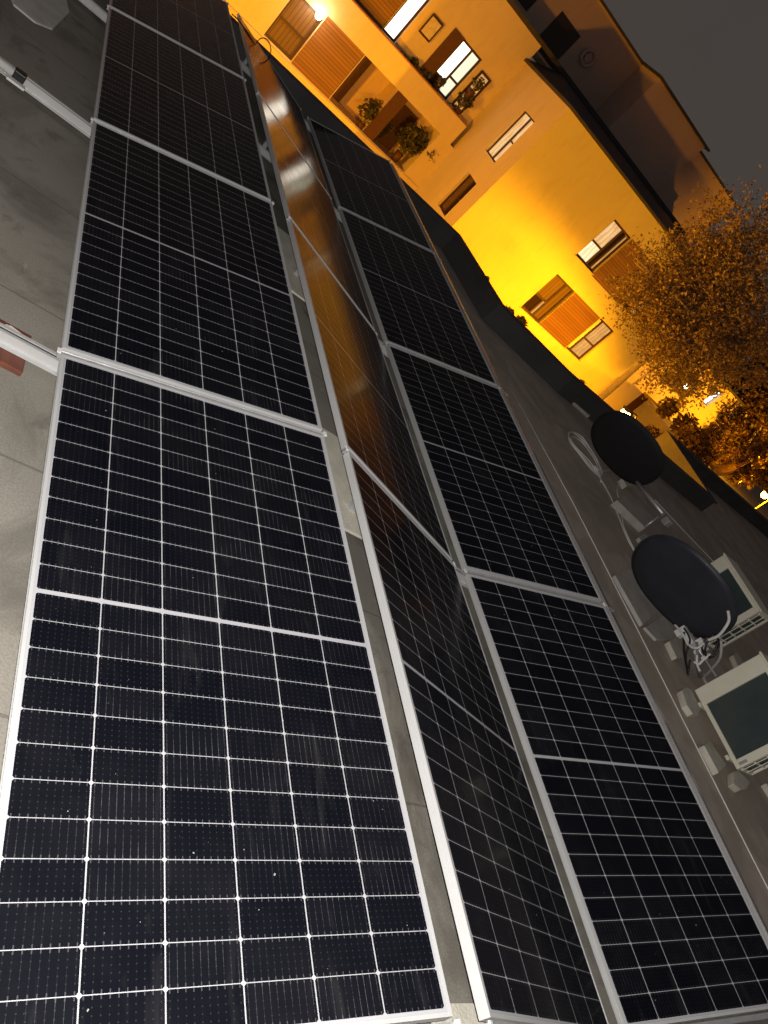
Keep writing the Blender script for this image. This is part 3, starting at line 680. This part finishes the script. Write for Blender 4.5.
v_ = MB(); cc = Vector((X0+kQ*11.02, YQ-.12, Z0+kQ*1.98))
v_.tube([cc+Vector((math.cos(t)*.30, 0, math.sin(t)*.30)) for t in [2*PI*k/20 for k in range(20)]]+[cc+Vector((.30, 0, 0))], .07, 8, caps=False)
v_.tube([cc+Vector((0, -.01, 0)), cc+Vector((0, .12, 0))], .16, 14)
v_.build('round_vent', 'pent', bd)
# balcony and loggia contents
def plant(px, py, D, s, lab, matn='leaf_green', n=240, pot=True, stretch=1.0, group='plants on the balconies'):
    c = onY(px, py, CAM.y+D)
    root = empty('potted_plant' if pot else 'garden_shrub', (c.x, c.y, c.z-s*1.2), lab, 'plant', group)
    MB().leaves(c, (s, s*.8, s*stretch), n, .06+s*.09, seed=int(px*7+py)).build('foliage', matn, root)
    st = MB()
    for k in range(5): st.tube([(c.x, c.y, c.z-s*1.1), (c.x+(k-2)*s*.25, c.y+((k*7) % 3-1)*s*.2, c.z+s*.3)], .02, 5, r1=.008)
    st.build('stems', 'bark', root)
    if pot: MB().tube([(c.x, c.y, c.z-s*1.2-.3), (c.x, c.y, c.z-s*1.0)], .13, 10, r1=.18).build('pot', 'coverdk', root)
    return root
plant(372, 112, 30.5, .50, 'dark leafy plant behind the lower ledge, left of the brown post')
plant(382, 126, 30.6, .42, 'shorter leafy plant tucked against the brown post on the lower loggia')
plant(412, 140, 30.45, .62, 'bushy plant on the lower loggia, right of the brown post', n=420)
plant(428, 152, 30.4, .50, 'rounded bush at the right end of the lower loggia', n=320)
plant(400, 60, 30.4, .30, 'small dark plant on the upper balcony beside the bright left door', n=130)
plant(413, 66, 30.4, .26, 'small plant standing upright on the upper balcony near the shutter', n=110)
plant(424, 78, 30.4, .28, 'low plant at the foot of the dark shutter on the upper balcony', n=130)
plant(466, 100, 30.4, .36, 'leafy plant on the upper balcony right of the bright window', n=200)
plant(478, 84, 30.4, .26, 'thin plant at the right end of the upper balcony', n=100)
plant(441, 82, 30.45, .20, 'dark little plant in front of the bright window on the upper balcony', n=90)
def picture(px, py, D, w, h, lab):
    c = onY(px, py, CAM.y+D); e = empty('wall_picture', c, lab, 'picture', 'pictures hung on the balcony walls')
    f = MB(); f.box(c.x-w, c.x+w, c.y-.03, c.y, c.z-h, c.z+h).build('frame', 'dkframe', e)
    MB().box(c.x-w*.8, c.x+w*.8, c.y-.036, c.y-.031, c.z-h*.8, c.z+h*.8).build('image', 'paper', e)
picture(431, 28, 30.55, .28, .38, 'dark framed picture on the upper balcony wall')
picture(392, 92, 31.35, .24, .34, 'framed picture on the lower loggia wall, between door and post')
window(LX(9.36), LX(9.74), LZ(-1.08), LZ(-.02), YL+.44, [(0, 1, 0, 1, 'lit_dim')])
c = onY(417, 68, YL+.35)
e = empty('balcony_chair', (c.x, c.y, LB-.3), 'pale slatted chair standing on the upper balcony left of the dark shutter', 'chair')
zf = c.z-.42
MB().box(c.x-.24, c.x+.24, c.y-.22, c.y+.22, zf+.42, zf+.46).build('seat', 'louvre', e)
b = MB(); b.box(c.x-.24, c.x+.24, c.y+.19, c.y+.225, zf+.80, zf+.92); b.box(c.x-.24, c.x+.24, c.y+.19, c.y+.225, zf+.60, zf+.70); b.box(c.x-.24, c.x-.20, c.y+.19, c.y+.22, zf+.461, zf+.92); b.box(c.x+.20, c.x+.24, c.y+.19, c.y+.22, zf+.461, zf+.92); b.build('backrest', 'louvre', e)
for a_ in (-.22, .20):
    for b_ in (-.2, .18): MB().box(c.x+a_, c.x+a_+.03, c.y+b_, c.y+b_+.03, zf, zf+.419).build('leg', 'louvre', e)
# wall lamp by the timber panel
c = onY(319, 16, YL-.12)
e = empty('wall_lamp', c, 'glowing white wall lamp above the louvred window at the top of the photo', 'wall lamp')
MB().box(c.x-.06, c.x+.06, c.y+.06, YL-.003, c.z-.08, c.z+.08).build('bracket', 'dkframe', e)
s_ = MB(); bmesh.ops.create_icosphere(s_.bm, subdivisions=2, radius=.13); bmesh.ops.translate(s_.bm, verts=s_.bm.verts[:], vec=c); s_.build('globe', 'bulb', e)

# lower wing to the right
wg = empty('low_building', (XE, YF+1, GZ), 'lower orange lit house wing to the right of the tree, with a small bright window', 'building')
XR0, XR1 = XE+.02, FX(27.5); zt2 = FZ(-.58)
H1 = (FX(22.6), FX(24.2), FZ(-3.9), FZ(-2.75)); H2 = (FX(25.05), FX(25.45), FZ(-1.55), FZ(-.85)); H3 = (FX(22.9), FX(24.2), FZ(-2.0), FZ(-1.1)); H4 = (FX(25.2), FX(26.8), GZ+.3, FZ(-2.9))
wl = MB(); wall_holes(wl, 'y', YF+.6, XR0, XR1, GZ, zt2, [H1, H2, H3, H4], .3); wl.poly([(XR1, YF+.6, GZ), (XR1, YF+9, GZ), (XR1, YF+9, zt2), (XR1, YF+.6, zt2)]); wl.poly([(XR0, YF+.6, GZ), (XR0, YF+9, GZ), (XR0, YF+9, zt2), (XR0, YF+.6, zt2)])
wl.build('wall', 'plaster_left', wg)
MB().box(XR0-.0, XR1+.2, YF+.45, YF+9.1, zt2+.003, zt2+.12).build('roof', 'slate', wg)
for h, m_ in ((H1, 'coverdk'), (H3, 'pane'), (H4, 'coverdk')):
    f = MB().box(h[0], h[1], YF+.78, YF+.84, h[2], h[3]).build('window', 'dkframe', wg)
    p = MB().box(h[0]+.08, h[1]-.08, YF+.765, YF+.778, h[2]+.08, h[3]-.08).build('pane', m_); p.parent = f
    for v_ in p.data.vertices: v_.co -= Vector(wg.location)
f = MB().box(H2[0], H2[1], YF+.78, YF+.84, H2[2], H2[3]).build('window', 'dkframe', wg)
p = MB().box(H2[0]+.05, H2[1]-.05, YF+.765, YF+.778, H2[2]+.05, H2[3]-.05).build('pane', 'lit_white'); p.parent = f
for v_ in p.data.vertices: v_.co -= Vector(wg.location)

# ------------------------------------------------------------------ street side: pavement, garden wall, lamps
pv = MB().box(-30, 60, YF-3.2, YF-.01, GZ+.004, GZ+.13).build('pavement', 'pave'); tag(pv, kind='structure')
gw = empty('garden_wall', (FX(24), YF-9, GZ), 'pale rendered garden wall seen just over the parapet', 'wall')
a_, b_ = onZ(652, 449, GZ+2.2), onZ(672, 433, GZ+2.2)
pA, pB = onY(652, 447, YF-4), onY(707, 490, YF-4)
# a wall running away from us, with a dark coping
q0 = onZ(668, 432, GZ+3.0); q1 = onZ(712, 497, GZ+3.0)
dirw = (q1-q0).normalized(); nw = Vector((dirw.y, -dirw.x, 0)); 
if nw.dot(q0-CAM) > 0: nw = -nw
b = MB(); 
for off0, off1, z0, z1, nm, mm in ((0, .25, GZ+.003, GZ+2.85, 'wall', 'stone'), (-.05, .35, GZ+2.852, GZ+3.0, 'coping', 'slate')):
    b = MB(); P_ = [q0-nw*off0, q1-nw*off0+dirw*3, q1-nw*off1+dirw*3, q0-nw*off1]
    b.prism([(p.x, p.y) for p in P_], z0, z1).build(nm, mm, gw)

def street_lamp(pos, lab, height, bulbmat='sodium', br=.13):
    root = empty('street_lamp', (pos.x, pos.y, GZ), lab, 'street lamp', 'street lamps')
    px_ = pos.x+.55; MB().tube([(px_, pos.y, GZ), (px_, pos.y, pos.z+.1), (px_-.12, pos.y, pos.z+.22), (pos.x+.12, pos.y, pos.z+.20)], .05, 8, r1=.035).build('post', 'lamp_metal', root)
    MB().box(pos.x-.26, pos.x+.20, pos.y-.12, pos.y+.12, pos.z+.09, pos.z+.19).bevel(.03).build('lantern', 'lamp_metal', root)
    s_ = MB(); bmesh.ops.create_icosphere(s_.bm, subdivisions=2, radius=br); bmesh.ops.translate(s_.bm, verts=s_.bm.verts[:], vec=pos+Vector((0, 0, 0))); s_.build('bulb', bulbmat, root)
    return root
SOD = (1.0, .378, .004)
def point(pos, power, col=SOD, rad=.12, spot=None, aim=None, blend=.5):
    l = bpy.data.lights.new('lamp_light', 'SPOT' if spot else 'POINT'); l.energy = power; l.color = col; l.shadow_soft_size = rad
    o = bpy.data.objects.new('lamp_light', l); COL.objects.link(o); o.location = pos
    if spot:
        l.spot_size = math.radians(spot); l.spot_blend = blend
        o.rotation_euler = (Vector(aim)-Vector(pos)).to_track_quat('-Z', 'Y').to_euler()
    return o
L1 = onY(625, 414, CAM.y+19.0)
street_lamp(L1, 'blazing sodium street lamp just above the parapet beside the tree trunk', 4, br=.19)
L2 = onY(765, 495, CAM.y+21.0)
street_lamp(L2, 'sodium street lamp glowing at the right edge of the photo', 5, br=.17)
L3 = onY(686, 386, CAM.y+25.2)
street_lamp(L3, 'small distant lamp shining through the lower leaves of the tree', 4, 'bulb_far')
LA = Vector((3.0, 19.5, -3.1)); street_lamp(LA, 'unseen sodium street lamp added behind the left roof edge to light the facade', 4)  # added out of sight to even out the light on the left facade
LBp = Vector((9.0, 11.0, -1.9)); street_lamp(LBp, 'unseen sodium street lamp added below the middle roof edge to light the facade', 4)  # second added lamp, out of sight, fills the upper facade and top floor
K = 1.0
P_ = L1+Vector((-.05, .02, -.38))
point(P_, 6300, spot=150, aim=tuple(P_+Vector((-.16, .60, -.78))), blend=.3)
point(P_, 850)
point(L2+Vector((-.1, 0, -.4)), 3600, rad=.15)
point(L3+Vector((0, -.3, 0)), 50)
point(LA+Vector((0, 0, -.4)), 4600, rad=.2)
point(LBp+Vector((0, 0, -.4)), 3200, rad=.2)
point(onY(319, 16, YL-.4), 40, col=(1, .75, .45), rad=.12)

# ------------------------------------------------------------------ trees
def tree(base, crown_specs, lab, trunk_top, matn, seed, leaf=.11, r0=.18, name='broadleaf_tree', group='trees along the street'):
    root = empty(name, base, lab, 'tree', group); rnd = random.Random(seed)
    base = Vector(base); top = Vector(trunk_top)
    t = MB(); mid = base.lerp(top, .5)+Vector((.12, -.1, 0))
    t.tube(smooth([base, mid, top], 5), r0, 9, r1=r0*.45)
    cr = MB()
    for ci, (c, rad, n) in enumerate(crown_specs):
        c = Vector(c); st = base.lerp(top, .80+.2*rnd.random())
        for k in range(7 + int(rad[0])*3):
            d = Vector((rnd.gauss(0, 1), rnd.gauss(0, 1), rnd.gauss(.3, .8))).normalized()
            tip = c+Vector((d.x*rad[0], d.y*rad[1], d.z*rad[2]))*rnd.uniform(.5, .95)
            m_ = st.lerp(tip, .5)+Vector((rnd.gauss(0, .2), rnd.gauss(0, .2), rnd.uniform(0, .3)))
            t.tube(smooth([st, m_, tip], 4), .045, 5, r1=.010)
        # leaf clumps gathered round twig tips so that gaps show between them
        ncl = max(6, n//19)
        for k in range(ncl):
            d = Vector((rnd.gauss(0, 1), rnd.gauss(0, 1), rnd.gauss(0, 1))).normalized()*(rnd.random()**.38)
            p = c+Vector((d.x*rad[0], d.y*rad[1], d.z*rad[2])); s = rnd.uniform(.10, .30)
            for q in range(44):
                o_ = Vector((rnd.gauss(0, s), rnd.gauss(0, s), rnd.gauss(0, s*.8)))
                cr.leaf(p+o_, leaf*rnd.uniform(.55, 1.3), rnd)
    t.build('trunk', 'bark', root); cr.build('crown', matn, root)
    return root
DT = 17.5
def at(px, py, D): return onY(px, py, CAM.y+D)
sc = 1.0
cs = [(at(700, 300, DT), (2.1, 1.8, 2.0), 5200), (at(668, 300, DT+.2), (1.5, 1.4, 1.5), 2400), (at(735, 250, DT), (1.7, 1.5, 1.7), 2400), (at(745, 305, DT), (1.9, 1.7, 1.7), 3200), (at(690, 345, DT-.2), (1.7, 1.6, 1.4), 2600), (at(650, 280, DT), (1.0, .9, 1.0), 700), (at(728, 345, DT+.3), (1.6, 1.5, 1.3), 1800), (at(672, 375, DT-.5), (1.2, 1.2, .8), 700)]
tb = at(586, 408, DT+2.4); tb.z = GZ
tree(tb, cs, 'big autumn tree with sparse lit leaves in front of the orange facade', at(684, 322, DT), 'leaf', 3, leaf=.060)
cs = [(at(748, 440, 26), (2.6, 2.4, 2.2), 3600), (at(722, 418, 27), (1.8, 1.6, 1.5), 1500), (at(770, 405, 27), (2.2, 2.0, 2.0), 2200)]
tb = at(740, 470, 26); tb.z = GZ
tree(tb, cs, 'rusty brown tree behind the low house wing at the right edge', at(745, 450, 26), 'leaf_brown', 5, leaf=.12)
cs = [(at(758, 372, 34), (3.2, 2.6, 2.2), 2400)]
tb = at(758, 400, 34); tb.z = GZ
tree(tb, cs, 'dark distant tree beyond the low house wing', at(758, 385, 34), 'leaf_green', 8, leaf=.14)
# garden shrubs below and beside
SH = [(484, 280, 20, .15, 'single dark shrub tip against the yellow wall, highest on the parapet'), (508, 313, 20, .20, 'dark shrub tip on the yellow wall below the single one'), (520, 323, 20, .22, 'dark shrub tip beside the louvred window'), (580, 385, 20, .2, 'low shrub in front of the lit lower window'),
      (648, 438, 21, .55, 'leafy shrub in front of the dark opening behind the parapet'), (668, 408, 22, .5, 'reddish shrub in the dark opening'), (690, 440, 20, .7, 'tangled shrub above the garden wall'), (700, 455, 20, .6, 'twiggy shrub left of the yellow slide'),
      (742, 470, 21, .7, 'dark spiky shrub right of the yellow slide'), (756, 455, 22, .8, 'big leaved shrub near the right street lamp'), (684, 425, 23, .6, 'orange lit shrub against the low wing'), (712, 440, 23, .6, 'brown shrub behind the yellow slide'), (764, 475, 19, .6, 'pale leaved shrub beside the right lamp')]
for px, py, D, s, lab in SH:
    plant(px, py, D, s, lab, 'leaf_brown' if px > 640 else 'leaf_green', n=int(260+500*s*s), pot=False, group='shrubs in the garden')
# garden terrace that carries them
tr = [Vector(q) for q in ((28.5, 19, 0), (38, 19.3, 0), (85, 20, 0), (85, 70, 0), (36, 70, 0), (36, 23.3, 0), (28.5, 23.3, 0))]
o = MB().prism([(p.x, p.y) for p in tr], GZ+.01, -1.7).build('garden_terrace', 'pave'); tag(o, kind='structure')
# yellow slide
c = at(722, 468, 19.5)
sl = empty('garden_slide', (c.x, c.y, c.z-.6), 'curved bright yellow slide with two upright posts among the shrubs', 'slide')
b = MB(); prof = [Vector((-.5, 0, -.30)), Vector((-.2, 0, -.34)), Vector((.12, 0, -.22)), Vector((.34, 0, .06)), Vector((.42, 0, .42))]
pr_ = smooth(prof, 5)
for i in range(len(pr_)-1):
    p, q = c+pr_[i], c+pr_[i+1]
    b.poly([p+Vector((0, -.2, 0)), q+Vector((0, -.2, 0)), q+Vector((0, .2, 0)), p+Vector((0, .2, 0))])
    for s_y in (-.2, .2): b.poly([p+Vector((0, s_y, 0)), q+Vector((0, s_y, 0)), q+Vector((-.06, s_y, .16)), p+Vector((-.06, s_y, .16))])
b.build('chute', 'yellow', sl)
for dx, lean in ((-.05, -.1), (.62, .25)):
    MB().tube([c+Vector((dx, .1, .15)), c+Vector((dx+lean, .15, .95))], .06, 8).build('post', 'terr', sl)
MB().box(c.x-.1, c.x+.1, c.y-.1, c.y+.1, GZ, c.z-.34).build('support', 'lamp_metal', sl)

# ------------------------------------------------------------------ night sky and flash
w = bpy.data.worlds.new('World'); SC.world = w; w.use_nodes = True; nt = w.node_tree; bg = nt.nodes['Background']
v = nt.nodes.new('ShaderNodeTexCoord').outputs['Generated']
n = noise(nt, 1.6, 5, .6, v, .3); sx = nt.nodes.new('ShaderNodeSeparateXYZ'); nt.links.new(v, sx.inputs[0])
up = ramp(nt, sx.outputs[2], -.05, .6)
c = mixc(nt, ramp(nt, n, .3, .7), (.054, .045, .039), (.074, .062, .055)); c = mixc(nt, up, c, (.032, .028, .028))
nt.links.new(c, bg.inputs[0]); bg.inputs[1].default_value = 1.12
fl = bpy.data.lights.new('phone_flash', 'POINT'); fl.energy = 620; fl.color = (1, .96, .91); fl.shadow_soft_size = .006
fo = bpy.data.objects.new('phone_flash', fl); COL.objects.link(fo); fo.matrix_world = M.copy(); fo.location = CAM + Rm[0]*.018 - Rm[1]*.012

SC.view_settings.view_transform = 'Standard'; SC.view_settings.look = 'None'; SC.view_settings.exposure = 0; SC.view_settings.gamma = 1
SC.render.resolution_x = 768; SC.render.resolution_y = 1024
